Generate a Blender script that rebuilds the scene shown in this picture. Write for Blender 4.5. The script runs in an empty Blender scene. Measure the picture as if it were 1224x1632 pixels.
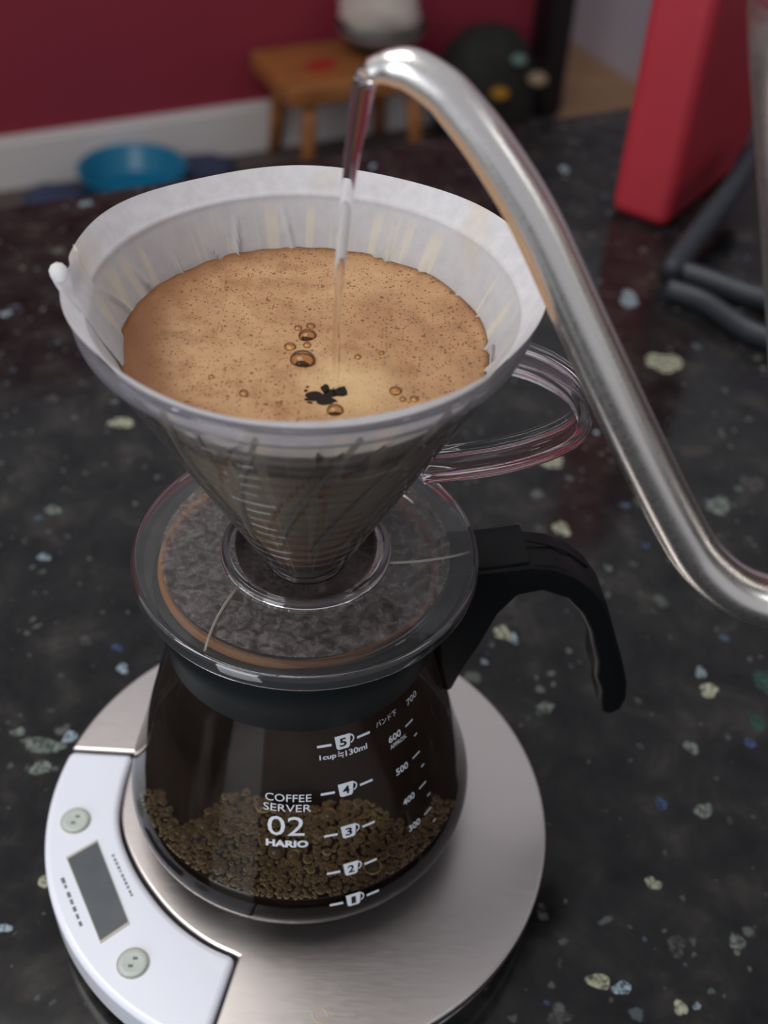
import bpy, bmesh, math, random
from mathutils import Vector, Matrix
random.seed(7)
S = 0.001                                   # every length below is in millimetres
scene = bpy.context.scene
C = scene.collection

# ---------------------------------------------------------------- camera
PITCH, ROLL, FPX = math.radians(42.016), math.radians(3.314), 1825.6
cd = bpy.data.cameras.new('camera'); cam = bpy.data.objects.new('camera', cd); C.objects.link(cam)
cd.sensor_fit = 'VERTICAL'; cd.sensor_height = 24.0; cd.sensor_width = 18.0; cd.lens = FPX / 1632 * 24.0
fwd = Vector((0, math.cos(PITCH), -math.sin(PITCH))); rt = Vector((1, 0, 0)); up = rt.cross(fwd)
r_ = math.cos(ROLL) * rt + math.sin(ROLL) * up; u_ = -math.sin(ROLL) * rt + math.cos(ROLL) * up
mw = Matrix.Identity(4)
for i in range(3):
    mw[i][0], mw[i][1], mw[i][2] = r_[i], u_[i], -fwd[i]
mw[0][3], mw[1][3], mw[2][3] = 0.0230, -0.2515, 0.3940
cam.matrix_world = mw
cd.clip_start = 0.01; cd.clip_end = 30
cd.dof.use_dof = True; cd.dof.focus_distance = 0.325; cd.dof.aperture_fstop = cd.lens / 4.2
scene.camera = cam

# ---------------------------------------------------------------- world, lights, exposure
world = bpy.data.worlds.new('room_light'); scene.world = world; world.use_nodes = True
bg = world.node_tree.nodes['Background']; bg.inputs[0].default_value = (0.93, 0.93, 1.0, 1); bg.inputs[1].default_value = 0.42
def area(name, loc, target, size, power, col, size_y=None):
    l = bpy.data.lights.new(name, 'AREA'); l.energy = power; l.color = col; l.size = size
    if size_y: l.shape = 'RECTANGLE'; l.size_y = size_y
    o = bpy.data.objects.new(name, l); C.objects.link(o); o.location = loc
    d = Vector(target) - Vector(loc); o.rotation_euler = d.to_track_quat('-Z', 'Y').to_euler()
    return o
area('ceiling_light', (-0.50, 0.08, 1.65), (0, 0.1, 0), 1.0, 19, (1.0, 0.97, 0.94))
area('window_light', (-1.15, -1.75, 0.75), (0, 0.0, 0.15), 0.9, 22, (0.90, 0.94, 1.0), 1.3)
scene.view_settings.view_transform = 'Standard'; scene.view_settings.look = 'None'
scene.view_settings.gamma = 1.0; scene.view_settings.exposure = 0.0
scene.view_settings.use_curve_mapping = False
scene.cycles.transparent_max_bounces = 24
scene.cycles.max_bounces = 14; scene.cycles.transmission_bounces = 12; scene.cycles.glossy_bounces = 6
scene.cycles.sample_clamp_indirect = 4.0

# ---------------------------------------------------------------- helpers
def tag(o, label=None, cat=None, group=None, kind=None):
    if label: o['label'] = label
    if cat: o['category'] = cat
    if group: o['group'] = group
    if kind: o['kind'] = kind
    return o
ORG = {}
def thing(name, label, cat, loc, group=None):
    o = bpy.data.objects.new(name, None); C.objects.link(o)
    o.location = Vector(loc) * S; o.empty_display_size = 0.01
    ORG[o] = Vector(loc)
    return tag(o, label, cat, group)
def mobj(name, vf, mat, parent=None, smooth=True, origin=None, label=None, kind=None):
    """vf = (verts in world mm, faces) -> ONE mesh object"""
    verts, faces = vf
    org = ORG[parent] if parent is not None else Vector(origin or (0, 0, 0))
    me = bpy.data.meshes.new(name)
    me.from_pydata([(Vector(v) - org) * S for v in verts], [], faces)
    me.materials.append(mat)
    bm = bmesh.new(); bm.from_mesh(me); bmesh.ops.recalc_face_normals(bm, faces=bm.faces); bm.to_mesh(me); bm.free()
    if smooth: me.polygons.foreach_set('use_smooth', [True] * len(me.polygons))
    me.update()
    o = bpy.data.objects.new(name, me); C.objects.link(o)
    if parent is not None: o.parent = parent
    else: o.location = org * S
    ORG[o] = org
    return tag(o, label, kind=kind)
def bevel(o, w, seg=3, angle=35):
    m = o.modifiers.new('bevel', 'BEVEL'); m.width = w * S; m.segments = seg; m.limit_method = 'ANGLE'; m.angle_limit = math.radians(angle)
    m.harden_normals = False
    return o
def autosmooth(o, ang=40):
    me = o.data
    me.set_sharp_from_angle(angle=math.radians(ang))
    return o
def lathe(prof, c=(0, 0), n=96, loop=False, rfun=None):
    V, F, rings = [], [], []
    for r, z in prof:
        if r <= 1e-6:
            rings.append([len(V)]); V.append((c[0], c[1], z))
        else:
            ring = []
            for k in range(n):
                t = 2 * math.pi * k / n
                rr = rfun(r, z, t) if rfun else r
                ring.append(len(V)); V.append((c[0] + rr * math.cos(t), c[1] + rr * math.sin(t), z))
            rings.append(ring)
    pairs = list(zip(rings[:-1], rings[1:]))
    if loop: pairs.append((rings[-1], rings[0]))
    for a, b in pairs:
        if len(a) == 1 and len(b) == 1: continue
        for k in range(n):
            k2 = (k + 1) % n
            if len(a) == 1: F.append((a[0], b[k2], b[k]))
            elif len(b) == 1: F.append((a[k], a[k2], b[0]))
            else: F.append((a[k], a[k2], b[k2], b[k]))
    return V, F
def catmull(pts, n=8):
    P_ = [Vector(p) for p in pts]; out = []
    P_ = [2 * P_[0] - P_[1]] + P_ + [2 * P_[-1] - P_[-2]]
    for i in range(1, len(P_) - 2):
        a, b, c_, d = P_[i - 1:i + 3]
        for k in range(n):
            t = k / n
            out.append(0.5 * ((2 * b) + (c_ - a) * t + (2 * a - 5 * b + 4 * c_ - d) * t * t + (3 * b - a - 3 * c_ + d) * t ** 3))
    out.append(P_[-2]); return out
def tube(path, radii, n=16, caps=True, flat=None, closed_cap_round=True):
    """sweep an ellipse along a path. flat = (side vector, side scale, other scale)"""
    path = [Vector(p) for p in path]; V, F = [], []
    up0 = None
    for i, p in enumerate(path):
        t = (path[min(i + 1, len(path) - 1)] - path[max(i - 1, 0)]).normalized()
        if flat:
            sv = Vector(flat[0]); a = (sv - t * sv.dot(t)).normalized(); b = t.cross(a)
            sa, sb = flat[1], flat[2]
        else:
            if up0 is None:
                up0 = Vector((0, 0, 1)) if abs(t.z) < 0.9 else Vector((0, 1, 0))
            a = (up0 - t * up0.dot(t)).normalized(); up0 = a; b = t.cross(a); sa = sb = 1
        r = radii[i] if hasattr(radii, '__len__') else radii
        for k in range(n):
            q = 2 * math.pi * k / n
            V.append(p + a * (r * sa * math.cos(q)) + b * (r * sb * math.sin(q)))
    m = len(path)
    for i in range(m - 1):
        for k in range(n):
            k2 = (k + 1) % n
            F.append((i * n + k, i * n + k2, (i + 1) * n + k2, (i + 1) * n + k))
    if caps:
        F.append(tuple(range(n))[::-1]); F.append(tuple((m - 1) * n + k for k in range(n)))
    return V, F
def sweep_section(path, side, section):
    """sweep a 2-D section (a along side, b along normal) along a path in a plane"""
    path = [Vector(p) for p in path]; side = Vector(side).normalized(); V, F = [], []
    n = len(section)
    for i, p in enumerate(path):
        t = (path[min(i + 1, len(path) - 1)] - path[max(i - 1, 0)]).normalized()
        nrm = side.cross(t).normalized()
        for a, b in section: V.append(p + side * a + nrm * b)
    for i in range(len(path) - 1):
        for k in range(n):
            k2 = (k + 1) % n
            F.append((i * n + k, i * n + k2, (i + 1) * n + k2, (i + 1) * n + k))
    F.append(tuple(range(n))[::-1]); F.append(tuple((len(path) - 1) * n + k for k in range(n)))
    return V, F
def prism(poly, z0, z1):
    n = len(poly); V = [(x, y, z0) for x, y in poly] + [(x, y, z1) for x, y in poly]
    F = [tuple(range(n))[::-1], tuple(range(n, 2 * n))]
    F += [(k, (k + 1) % n, n + (k + 1) % n, n + k) for k in range(n)]
    return V, F
def box(c, ex, ey, hx, hy, z0, z1):
    """box with horizontal axes ex, ey"""
    ex, ey = Vector(ex), Vector(ey); c = Vector(c)
    poly = [c + ex * sx * hx + ey * sy * hy for sx, sy in ((-1, -1), (1, -1), (1, 1), (-1, 1))]
    return prism([(p.x, p.y) for p in poly], z0, z1)
def merge(*vfs):
    V, F = [], []
    for v, f in vfs:
        o = len(V); V += list(v); F += [tuple(i + o for i in q) for q in f]
    return V, F
def icos(c, r, sub=2, squash=1.0):
    bm = bmesh.new(); bmesh.ops.create_icosphere(bm, subdivisions=sub, radius=1.0)
    V = [(c[0] + v.co.x * r, c[1] + v.co.y * r, c[2] + v.co.z * r * squash) for v in bm.verts]
    F = [tuple(v.index for v in f.verts) for f in bm.faces]; bm.free()
    return V, F
def blob(cx, cy, a, b, rot, z, rnd, n=14, th=0.12):
    ph = [rnd.uniform(0, 6.28) for _ in range(3)]; poly = []
    for k in range(n):
        t = 2 * math.pi * k / n
        m = 1 + .16 * math.sin(2 * t + ph[0]) + .12 * math.sin(3 * t + ph[1]) + .07 * math.sin(5 * t + ph[2])
        x, y = a * m * math.cos(t), b * m * math.sin(t)
        poly.append((cx + x * math.cos(rot) - y * math.sin(rot), cy + x * math.sin(rot) + y * math.cos(rot)))
    return prism(poly, z - 0.4, z + th)
def interp(x, xs, ys):
    if x <= xs[0]: return ys[0]
    for i in range(len(xs) - 1):
        if x <= xs[i + 1]:
            t = (x - xs[i]) / (xs[i + 1] - xs[i]); return ys[i] + (ys[i + 1] - ys[i]) * t
    return ys[-1]
def sstep(a, b, x):
    t = max(0.0, min(1.0, (x - a) / (b - a))); return t * t * (3 - 2 * t)
ANG = math.radians(27.3)                                   # the room is turned against the camera
E1 = Vector((math.cos(ANG), math.sin(ANG), 0)); E2 = Vector((-math.sin(ANG), math.cos(ANG), 0))
def room(a, b, z): return E1 * a + E2 * b + Vector((0, 0, z))

# ---------------------------------------------------------------- materials
def mat(name):
    m = bpy.data.materials.new(name); m.use_nodes = True
    nt = m.node_tree; return m, nt, nt.nodes, nt.links, nt.nodes['Principled BSDF']
def srgb(r, g, b):
    f = lambda v: (v / 255 / 12.92) if v / 255 <= .04045 else ((v / 255 + .055) / 1.055) ** 2.4
    return (f(r), f(g), f(b), 1)
def pos_node(N, L, scale=(1, 1, 1)):
    g = N.new('ShaderNodeNewGeometry'); mp = N.new('ShaderNodeMapping'); mp.inputs['Scale'].default_value = scale
    L.new(g.outputs['Position'], mp.inputs['Vector']); return mp.outputs[0]
def noise(N, L, vec, scale, detail=3, rough=.55, dist=0):
    n = N.new('ShaderNodeTexNoise'); n.inputs['Scale'].default_value = scale; n.inputs['Detail'].default_value = detail
    n.inputs['Roughness'].default_value = rough; n.inputs['Distortion'].default_value = dist; L.new(vec, n.inputs['Vector']); return n
def ramp(N, L, fac, stops):
    r = N.new('ShaderNodeValToRGB'); el = r.color_ramp.elements
    el[0].position, el[0].color = stops[0]; el[1].position, el[1].color = stops[-1]
    for p, c in stops[1:-1]:
        e = el.new(p); e.color = c
    L.new(fac, r.inputs[0]); return r.outputs[0]
def mixc(N, L, fac, a, b):
    m = N.new('ShaderNodeMix'); m.data_type = 'RGBA'
    for sock, v in ((0, fac), (6, a), (7, b)):
        if hasattr(v, 'links'): L.new(v, m.inputs[sock])
        else: m.inputs[sock].default_value = v
    return m.outputs[2]
def math_n(N, L, op, a, b=None, clamp=False):
    m = N.new('ShaderNodeMath'); m.operation = op; m.use_clamp = clamp
    for i, v in enumerate((a, b)):
        if v is None: continue
        if hasattr(v, 'links'): L.new(v, m.inputs[i])
        else: m.inputs[i].default_value = v
    return m.outputs[0]
def bump(N, L, h, strength, dist, B):
    b = N.new('ShaderNodeBump'); b.inputs['Strength'].default_value = strength; b.inputs['Distance'].default_value = dist
    L.new(h, b.inputs['Height']); L.new(b.outputs[0], B.inputs['Normal']); return b
def simple(name, col, rough=.5, metal=0, nscale=0, namt=.12, bumpd=0, spec=None, coat=0):
    m, nt, N, L, B = mat(name)
    B.inputs['Base Color'].default_value = col; B.inputs['Roughness'].default_value = rough; B.inputs['Metallic'].default_value = metal
    if spec is not None: B.inputs['Specular IOR Level'].default_value = spec
    if coat: B.inputs['Coat Weight'].default_value = coat
    if nscale:
        n = noise(N, L, pos_node(N, L), nscale, 4)
        d = tuple(c * (1 - namt) for c in col[:3]) + (1,); h = tuple(min(1, c * (1 + namt)) for c in col[:3]) + (1,)
        L.new(ramp(N, L, n.outputs[0], [(.3, d), (.7, h)]), B.inputs['Base Color'])
        if bumpd: bump(N, L, n.outputs[0], .4, bumpd * S, B)
    return m
def thin_clear(name, tint=(1, 1, 1, 1), ior=1.48, rough=.03, haze=0, hazecol=(.8, .8, .8, 1), haze_noise=0):
    m, nt, N, L, B = mat(name); N.remove(B); out = N['Material Output']
    tr = N.new('ShaderNodeBsdfTransparent'); tr.inputs[0].default_value = tint
    gl = N.new('ShaderNodeBsdfGlossy'); gl.inputs['Roughness'].default_value = rough
    fr = N.new('ShaderNodeFresnel'); fr.inputs[0].default_value = ior
    mx = N.new('ShaderNodeMixShader'); L.new(fr.outputs[0], mx.inputs[0]); L.new(tr.outputs[0], mx.inputs[1]); L.new(gl.outputs[0], mx.inputs[2])
    last = mx.outputs[0]
    if haze:
        df = N.new('ShaderNodeBsdfTranslucent'); df.inputs[0].default_value = hazecol
        d2 = N.new('ShaderNodeBsdfDiffuse'); d2.inputs[0].default_value = hazecol
        ad = N.new('ShaderNodeMixShader'); L.new(df.outputs[0], ad.inputs[1]); L.new(d2.outputs[0], ad.inputs[2])
        m2 = N.new('ShaderNodeMixShader'); L.new(last, m2.inputs[1]); L.new(ad.outputs[0], m2.inputs[2])
        if haze_noise:
            n = noise(N, L, pos_node(N, L), haze_noise, 6, .65, .6)
            f = math_n(N, L, 'MULTIPLY', ramp(N, L, n.outputs[0], [(.40, (.22, .22, .22, 1)), (.68, (1, 1, 1, 1))]), haze)
            L.new(f, m2.inputs[0])
        else: m2.inputs[0].default_value = haze
        last = m2.outputs[0]
    L.new(last, out.inputs[0]); return m, N, L, gl, out
def solid_clear(name, tint=(1, 1, 1, 1), ior=1.49, rough=.0):
    m, nt, N, L, B = mat(name)
    B.inputs['Base Color'].default_value = tint; B.inputs['Transmission Weight'].default_value = 1.0
    B.inputs['IOR'].default_value = ior; B.inputs['Roughness'].default_value = rough
    return m, N, L, B

def granite():
    m, nt, N, L, B = mat('black_granite')
    p = pos_node(N, L)
    n1 = noise(N, L, p, 38, 6, .62, .4)
    base = ramp(N, L, n1.outputs[0], [(.30, (.0045, .0045, .005, 1)), (.52, (.014, .0135, .014, 1)), (.62, (.026, .024, .022, 1)), (.75, (.05, .046, .040, 1))])
    # warp then sparse mineral cells at two sizes
    nw = noise(N, L, p, 90, 3, .6)
    w = N.new('ShaderNodeVectorMath'); w.operation = 'MULTIPLY_ADD'
    L.new(nw.outputs['Color'], w.inputs[0]); w.inputs[1].default_value = (.010, .010, .010); L.new(p, w.inputs[2])
    col = base
    for sc, keep, thr in ((55, .90, .30), (110, .86, .32), (240, .84, .36)):
        v = N.new('ShaderNodeTexVoronoi'); v.inputs['Scale'].default_value = sc; L.new(w.outputs[0], v.inputs['Vector'])
        sx = N.new('ShaderNodeSeparateColor'); L.new(v.outputs['Color'], sx.inputs[0])
        has = math_n(N, L, 'GREATER_THAN', sx.outputs[0], keep)
        rad = math_n(N, L, 'MULTIPLY', sx.outputs[1], thr)
        ins = math_n(N, L, 'SMOOTH_MIN', 1.0, math_n(N, L, 'MULTIPLY', math_n(N, L, 'SUBTRACT', math_n(N, L, 'ADD', rad, .06), v.outputs['Distance']), 9.0), True)
        f = math_n(N, L, 'MULTIPLY', has, ins, True)
        fc = ramp(N, L, sx.outputs[2], [(.0, (.05, .06, .055, 1)), (.35, (.10, .115, .10, 1)), (.55, (.055, .085, .12, 1)), (.75, (.15, .15, .12, 1)), (1, (.09, .08, .07, 1))])
        col = mixc(N, L, math_n(N, L, 'MULTIPLY', f, .8), col, fc)
    L.new(col, B.inputs['Base Color'])
    nr = noise(N, L, p, 14, 4)
    L.new(ramp(N, L, nr.outputs[0], [(.3, (.07, .07, .07, 1)), (.7, (.15, .15, .15, 1))]), B.inputs['Roughness'])
    B.inputs['Specular IOR Level'].default_value = .30
    return m
def brushed(name, col, rough, direction=(1, 1, 1), amt=.02):
    m, nt, N, L, B = mat(name)
    B.inputs['Base Color'].default_value = col; B.inputs['Metallic'].default_value = 1
    n = noise(N, L, pos_node(N, L, direction), 1.0, 3, .7)
    L.new(ramp(N, L, n.outputs[0], [(.25, (rough * .86,) * 3 + (1,)), (.75, (rough * 1.14,) * 3 + (1,))]), B.inputs['Roughness'])
    bump(N, L, n.outputs[0], .12, amt * S, B)
    return m
M = {}
def fleck_mat(name, col):
    m, nt, N, L, B = mat(name); out = N['Material Output']
    n = noise(N, L, pos_node(N, L), 260, 4, .65)
    d = tuple(c * .55 for c in col[:3]) + (1,)
    L.new(ramp(N, L, n.outputs[0], [(.35, d), (.65, col)]), B.inputs['Base Color']); B.inputs['Roughness'].default_value = .2
    tr = N.new('ShaderNodeBsdfTransparent'); mx = N.new('ShaderNodeMixShader')
    n2 = noise(N, L, pos_node(N, L), 420, 4, .7)
    L.new(ramp(N, L, n2.outputs[0], [(.36, (0, 0, 0, 1)), (.56, (.92, .92, .92, 1))]), mx.inputs[0])
    L.new(tr.outputs[0], mx.inputs[1]); L.new(B.outputs[0], mx.inputs[2]); L.new(mx.outputs[0], out.inputs[0])
    return m
M['granite'] = granite()
M['fleck'] = [fleck_mat('mineral_cream', srgb(184, 186, 160)), fleck_mat('mineral_pale_blue', srgb(158, 178, 188)), fleck_mat('mineral_grey_green', srgb(124, 136, 126)),
              fleck_mat('mineral_grey', srgb(80, 78, 75)), fleck_mat('mineral_teal', srgb(44, 84, 74)), fleck_mat('mineral_blue', srgb(62, 84, 122))]
M['steel'] = brushed('brushed_steel_platform', (.60, .555, .54, 1), .34, (160, 2600, 160))
M['kettle'] = brushed('satin_kettle_steel', (.84, .815, .78, 1), .29, (900, 900, 500), .01)
M['panel'] = simple('white_glossy_plastic', srgb(222, 226, 236), .25, coat=.3)
M['scale_dark'] = simple('scale_dark_plastic', (.012, .012, .013, 1), .4)
M['chrome'] = simple('scale_chrome_trim', (.55, .55, .56, 1), .18, 1)
M['lcd'] = simple('unlit_lcd', srgb(72, 77, 82), .3, 0, 120, .10)
M['bezel'] = simple('lcd_bezel', srgb(176, 170, 158), .35)
M['button'] = simple('grey_rubber_button', srgb(176, 184, 176), .45)
M['ink'] = simple('grey_print', srgb(96, 100, 104), .5)
M['white_print'] = simple('white_enamel_print', srgb(214, 220, 226), .45)
M['black_print'] = simple('dark_knockout', (.006, .006, .007, 1), .4)
M['black'] = simple('black_matte_plastic', (.004, .0045, .005, 1), .36, 0, 900, .2, spec=.22)
M['band'] = simple('black_band_plastic', (.005, .008, .009, 1), .5, spec=.14)
M['glass'] = thin_clear('server_glass', (.95, .94, .92, 1), 1.36, .015)[0]
M['glass_fog'] = thin_clear('steamed_inner_glass', (.95, .93, .90, 1), 1.3, .03, .12, (.42, .30, .24, 1), 34)[0]
M['cone'] = thin_clear('dripper_clear_plastic', (.95, .945, .95, 1), 1.46, .05)[0]
def cone_mat():
    m, N, L, gl, out = thin_clear('dripper_cone_plastic', (.97, .965, .96, 1), 1.45, .07, .05, (.7, .68, .66, 1))
    g = N.new('ShaderNodeNewGeometry'); sp = N.new('ShaderNodeSeparateXYZ'); L.new(g.outputs['Position'], sp.inputs[0])
    # fine moulding rings on the lower cone
    n = noise(N, L, g.outputs['Position'], 60, 2)
    ph = math_n(N, L, 'ADD', math_n(N, L, 'MULTIPLY', sp.outputs[2], 1250.0), math_n(N, L, 'MULTIPLY', n.outputs[0], 5.0))
    s = math_n(N, L, 'SINE', ph)
    b = N.new('ShaderNodeBump'); b.inputs['Strength'].default_value = .8; b.inputs['Distance'].default_value = .0009
    L.new(s, b.inputs['Height']); L.new(b.outputs[0], gl.inputs['Normal'])
    return m
M['cone_wall'] = cone_mat()
M['rib'] = thin_clear('dripper_rib_plastic', (.97, .97, .97, 1), 1.3, .15, .40, (.78, .75, .66, 1))[0]
M['rim'] = thin_clear('dripper_rim_plastic', (.95, .945, .96, 1), 1.45, .06, .14, (.74, .72, .78, 1))[0]
M['acrylic'] = solid_clear('clear_acrylic', (.96, .95, .97, 1), 1.49, .01)[0]
def plate_mat(name, haze, nscale, ior=1.5, bs=.3):
    m, N, L, gl, out = thin_clear(name, (.90, .885, .87, 1), ior, .06, haze, (.66, .61, .59, 1), nscale)
    n = noise(N, L, pos_node(N, L), 520, 3, .6)
    b = N.new('ShaderNodeBump'); b.inputs['Strength'].default_value = bs; b.inputs['Distance'].default_value = .001 * bs
    L.new(n.outputs[0], b.inputs['Height']); L.new(b.outputs[0], gl.inputs['Normal'])
    return m
M['plate'] = plate_mat('fogged_base_plate', .48, 330)
M['well'] = plate_mat('droplet_well', .16, 620, 1.22, .9)
M['plate_edge'] = thin_clear('clear_plate_edge', (.93, .92, .92, 1), 1.5, .03, .06, (.7, .7, .7, 1))[0]
M['rim_reflection'] = thin_clear('mouth_glass_orange_reflection', (.85, .66, .45, 1), 1.4, .1, .75, (.90, .47, .18, 1))[0]  # brown-orange reflection at the mouth, painted in as tint and haze colour
M['water'] = solid_clear('water', (.98, .99, 1, 1), 1.33, 0)[0]
def coffee_mat():
    m, nt, N, L, B = mat('black_coffee')
    B.inputs['Base Color'].default_value = (.010, .0045, .0025, 1); B.inputs['Roughness'].default_value = .06
    B.inputs['Specular IOR Level'].default_value = .4
    return m
M['coffee'] = coffee_mat()
M['bubble'] = thin_clear('coffee_bubble_film', (.93, .86, .74, 1), 1.45, .03, .22, (.66, .52, .33, 1))[0]
M['bubble_clear'] = thin_clear('crema_bubble_film', (.90, .76, .56, 1), 1.4, .03, .06, (.6, .42, .24, 1))[0]
M['froth'] = simple('tan_froth', srgb(220, 186, 134), .45, 0, 900, .55, .6)
def paper_mat():
    m, nt, N, L, B = mat('filter_paper'); N.remove(B); out = N['Material Output']
    g = N.new('ShaderNodeNewGeometry'); sp = N.new('ShaderNodeSeparateXYZ'); L.new(g.outputs['Position'], sp.inputs[0])
    n = noise(N, L, g.outputs['Position'], 240, 4, .6); n2 = noise(N, L, g.outputs['Position'], 42, 3)
    z = math_n(N, L, 'ADD', sp.outputs[2], math_n(N, L, 'MULTIPLY', math_n(N, L, 'SUBTRACT', n2.outputs[0], .5), .006))
    zz = N.new('ShaderNodeMapRange'); zz.inputs[1].default_value = .150; zz.inputs[2].default_value = .245; L.new(z, zz.inputs[0])
    c = ramp(N, L, zz.outputs[0], [(.0, srgb(170, 100, 44)), (.14, srgb(196, 142, 86)), (.34, srgb(222, 196, 152)), (.50, srgb(236, 220, 188)), (.67, srgb(228, 204, 164)), (.695, srgb(112, 74, 42)), (.715, srgb(104, 68, 38)), (.75, srgb(212, 198, 180)), (.82, srgb(228, 226, 226)), (1, srgb(236, 236, 239))])
    fib = ramp(N, L, n.outputs[0], [(.35, (.90, .90, .90, 1)), (.65, (1, 1, 1, 1))])
    mm = N.new('ShaderNodeMix'); mm.data_type = 'RGBA'; mm.blend_type = 'MULTIPLY'; mm.inputs[0].default_value = 1
    L.new(c, mm.inputs[6]); L.new(fib, mm.inputs[7])
    # cream wet patches
    c2 = mixc(N, L, ramp(N, L, n2.outputs[0], [(.58, (0, 0, 0, 1)), (.74, (.45, .45, .45, 1))]), mm.outputs[2], srgb(222, 206, 168))
    # streaks where the paper lies on the ribs
    at = math_n(N, L, 'ARCTAN2', sp.outputs[1], sp.outputs[0])
    cb = N.new('ShaderNodeCombineXYZ'); L.new(math_n(N, L, 'MULTIPLY', at, 6.0), cb.inputs[0]); L.new(math_n(N, L, 'MULTIPLY', sp.outputs[2], 9.0), cb.inputs[1])
    n3 = noise(N, L, cb.outputs[0], 1.6, 2, .5, .3)
    hz = N.new('ShaderNodeMapRange'); hz.inputs[1].default_value = .2385; hz.inputs[2].default_value = .2345; L.new(sp.outputs[2], hz.inputs[0])
    lz = N.new('ShaderNodeMapRange'); lz.inputs[1].default_value = .2395; lz.inputs[2].default_value = .2385; L.new(sp.outputs[2], lz.inputs[0])
    c2 = mixc(N, L, math_n(N, L, 'MULTIPLY', lz.outputs[0], .30), c2, srgb(176, 174, 176))
    c2 = mixc(N, L, math_n(N, L, 'MULTIPLY', hz.outputs[0], ramp(N, L, n3.outputs[0], [(.55, (0, 0, 0, 1)), (.62, (.55, .55, .55, 1))])), c2, srgb(238, 230, 206))
    df = N.new('ShaderNodeBsdfDiffuse'); L.new(c2, df.inputs[0]); tl = N.new('ShaderNodeBsdfTranslucent'); L.new(c2, tl.inputs[0])
    mx = N.new('ShaderNodeMixShader'); mx.inputs[0].default_value = .38; L.new(df.outputs[0], mx.inputs[1]); L.new(tl.outputs[0], mx.inputs[2])
    b = N.new('ShaderNodeBump'); b.inputs['Strength'].default_value = .35; b.inputs['Distance'].default_value = .0003
    L.new(n.outputs[0], b.inputs['Height']); L.new(b.outputs[0], df.inputs['Normal'])
    L.new(mx.outputs[0], out.inputs[0]); return m
M['paper'] = paper_mat()
def crema_mat():
    m, nt, N, L, B = mat('coffee_crema')
    p = pos_node(N, L)
    n1 = noise(N, L, p, 26, 4, .6, .8); n2 = noise(N, L, p, 130, 5, .65)
    c = ramp(N, L, n1.outputs[0], [(.28, srgb(144, 104, 70)), (.5, srgb(170, 131, 93)), (.72, srgb(188, 152, 113))])
    c = mixc(N, L, ramp(N, L, n2.outputs[0], [(.34, (.40, .40, .40, 1)), (.50, (0, 0, 0, 1))]), c, srgb(128, 84, 48))
    # dark specks of grounds
    for sc, k, th in ((420, .86, .24), (900, .74, .34), (1500, .7, .36)):
        v = N.new('ShaderNodeTexVoronoi'); v.inputs['Scale'].default_value = sc; L.new(p, v.inputs['Vector'])
        sx = N.new('ShaderNodeSeparateColor'); L.new(v.outputs['Color'], sx.inputs[0])
        f = math_n(N, L, 'MULTIPLY', math_n(N, L, 'GREATER_THAN', sx.outputs[0], k), math_n(N, L, 'LESS_THAN', v.outputs['Distance'], th))
        c = mixc(N, L, math_n(N, L, 'MULTIPLY', f, .62), c, srgb(78, 44, 22))
    def spot(x, y, r0, r1, sx_=1, sy_=1):
        mp = N.new('ShaderNodeMapping'); mp.vector_type = 'POINT'
        mp.inputs['Location'].default_value = (-x * S * sx_, -y * S * sy_, 0); mp.inputs['Scale'].default_value = (sx_, sy_, 0)
        g = N.new('ShaderNodeNewGeometry'); L.new(g.outputs['Position'], mp.inputs[0])
        ln = N.new('ShaderNodeVectorMath'); ln.operation = 'LENGTH'; L.new(mp.outputs[0], ln.inputs[0])
        d = math_n(N, L, 'ADD', ln.outputs['Value'], math_n(N, L, 'MULTIPLY', math_n(N, L, 'SUBTRACT', n2.outputs[0], .5), .012))
        mr = N.new('ShaderNodeMapRange'); mr.interpolation_type = 'SMOOTHSTEP'; mr.inputs[1].default_value = r0 * S; mr.inputs[2].default_value = r1 * S
        L.new(d, mr.inputs[0]); return mr.outputs[0]
    # pale churned foam round the pour, dark silt ring at the paper, browner on the left
    pale = math_n(N, L, 'SUBTRACT', 1.0, spot(13, -20, 3, 17))
    c = mixc(N, L, math_n(N, L, 'MULTIPLY', pale, .55), c, srgb(214, 184, 134))
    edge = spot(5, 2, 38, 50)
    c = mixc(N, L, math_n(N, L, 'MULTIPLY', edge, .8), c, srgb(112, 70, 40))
    silt = math_n(N, L, 'SUBTRACT', 1.0, spot(-46, -14, 5, 20, 1, .45))
    c = mixc(N, L, math_n(N, L, 'MULTIPLY', silt, .75), c, srgb(104, 64, 36))
    L.new(c, B.inputs['Base Color']); B.inputs['Roughness'].default_value = .42; B.inputs['Specular IOR Level'].default_value = .35
    bump(N, L, n2.outputs[0], .35, .0006, B)
    return m
M['crema'] = crema_mat()
M['dark_hole'] = simple('dark_coffee_window', (.016, .008, .005, 1), .25, spec=.2)
def wood(name, a, b_, sc):
    m, nt, N, L, B = mat(name)
    n = noise(N, L, pos_node(N, L, sc), 1.0, 4, .6, .6)
    L.new(ramp(N, L, n.outputs[0], [(.3, a), (.7, b_)]), B.inputs['Base Color']); B.inputs['Roughness'].default_value = .5
    return m
M['stool'] = wood('oiled_pine', srgb(150, 92, 48), srgb(182, 120, 66), (6, 40, 40))
M['floorwood'] = wood('tan_floor_boards', srgb(150, 116, 86), srgb(172, 134, 98), (2, 14, 2))
M['maroon'] = simple('maroon_wall_paint', srgb(150, 47, 64), .6, 0, 3, .05)
M['whitetrim'] = simple('white_skirting_paint', srgb(232, 226, 222), .45)
M['lilac'] = simple('pale_lilac_wall_paint', srgb(176, 164, 172), .7, 0, 3, .04)
M['blacktrim'] = simple('black_trim_paint', (.010, .009, .012, 1), .45)
M['mat'] = simple('grey_floor_mat', srgb(92, 84, 80), .9, 0, 40, .2)
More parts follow.
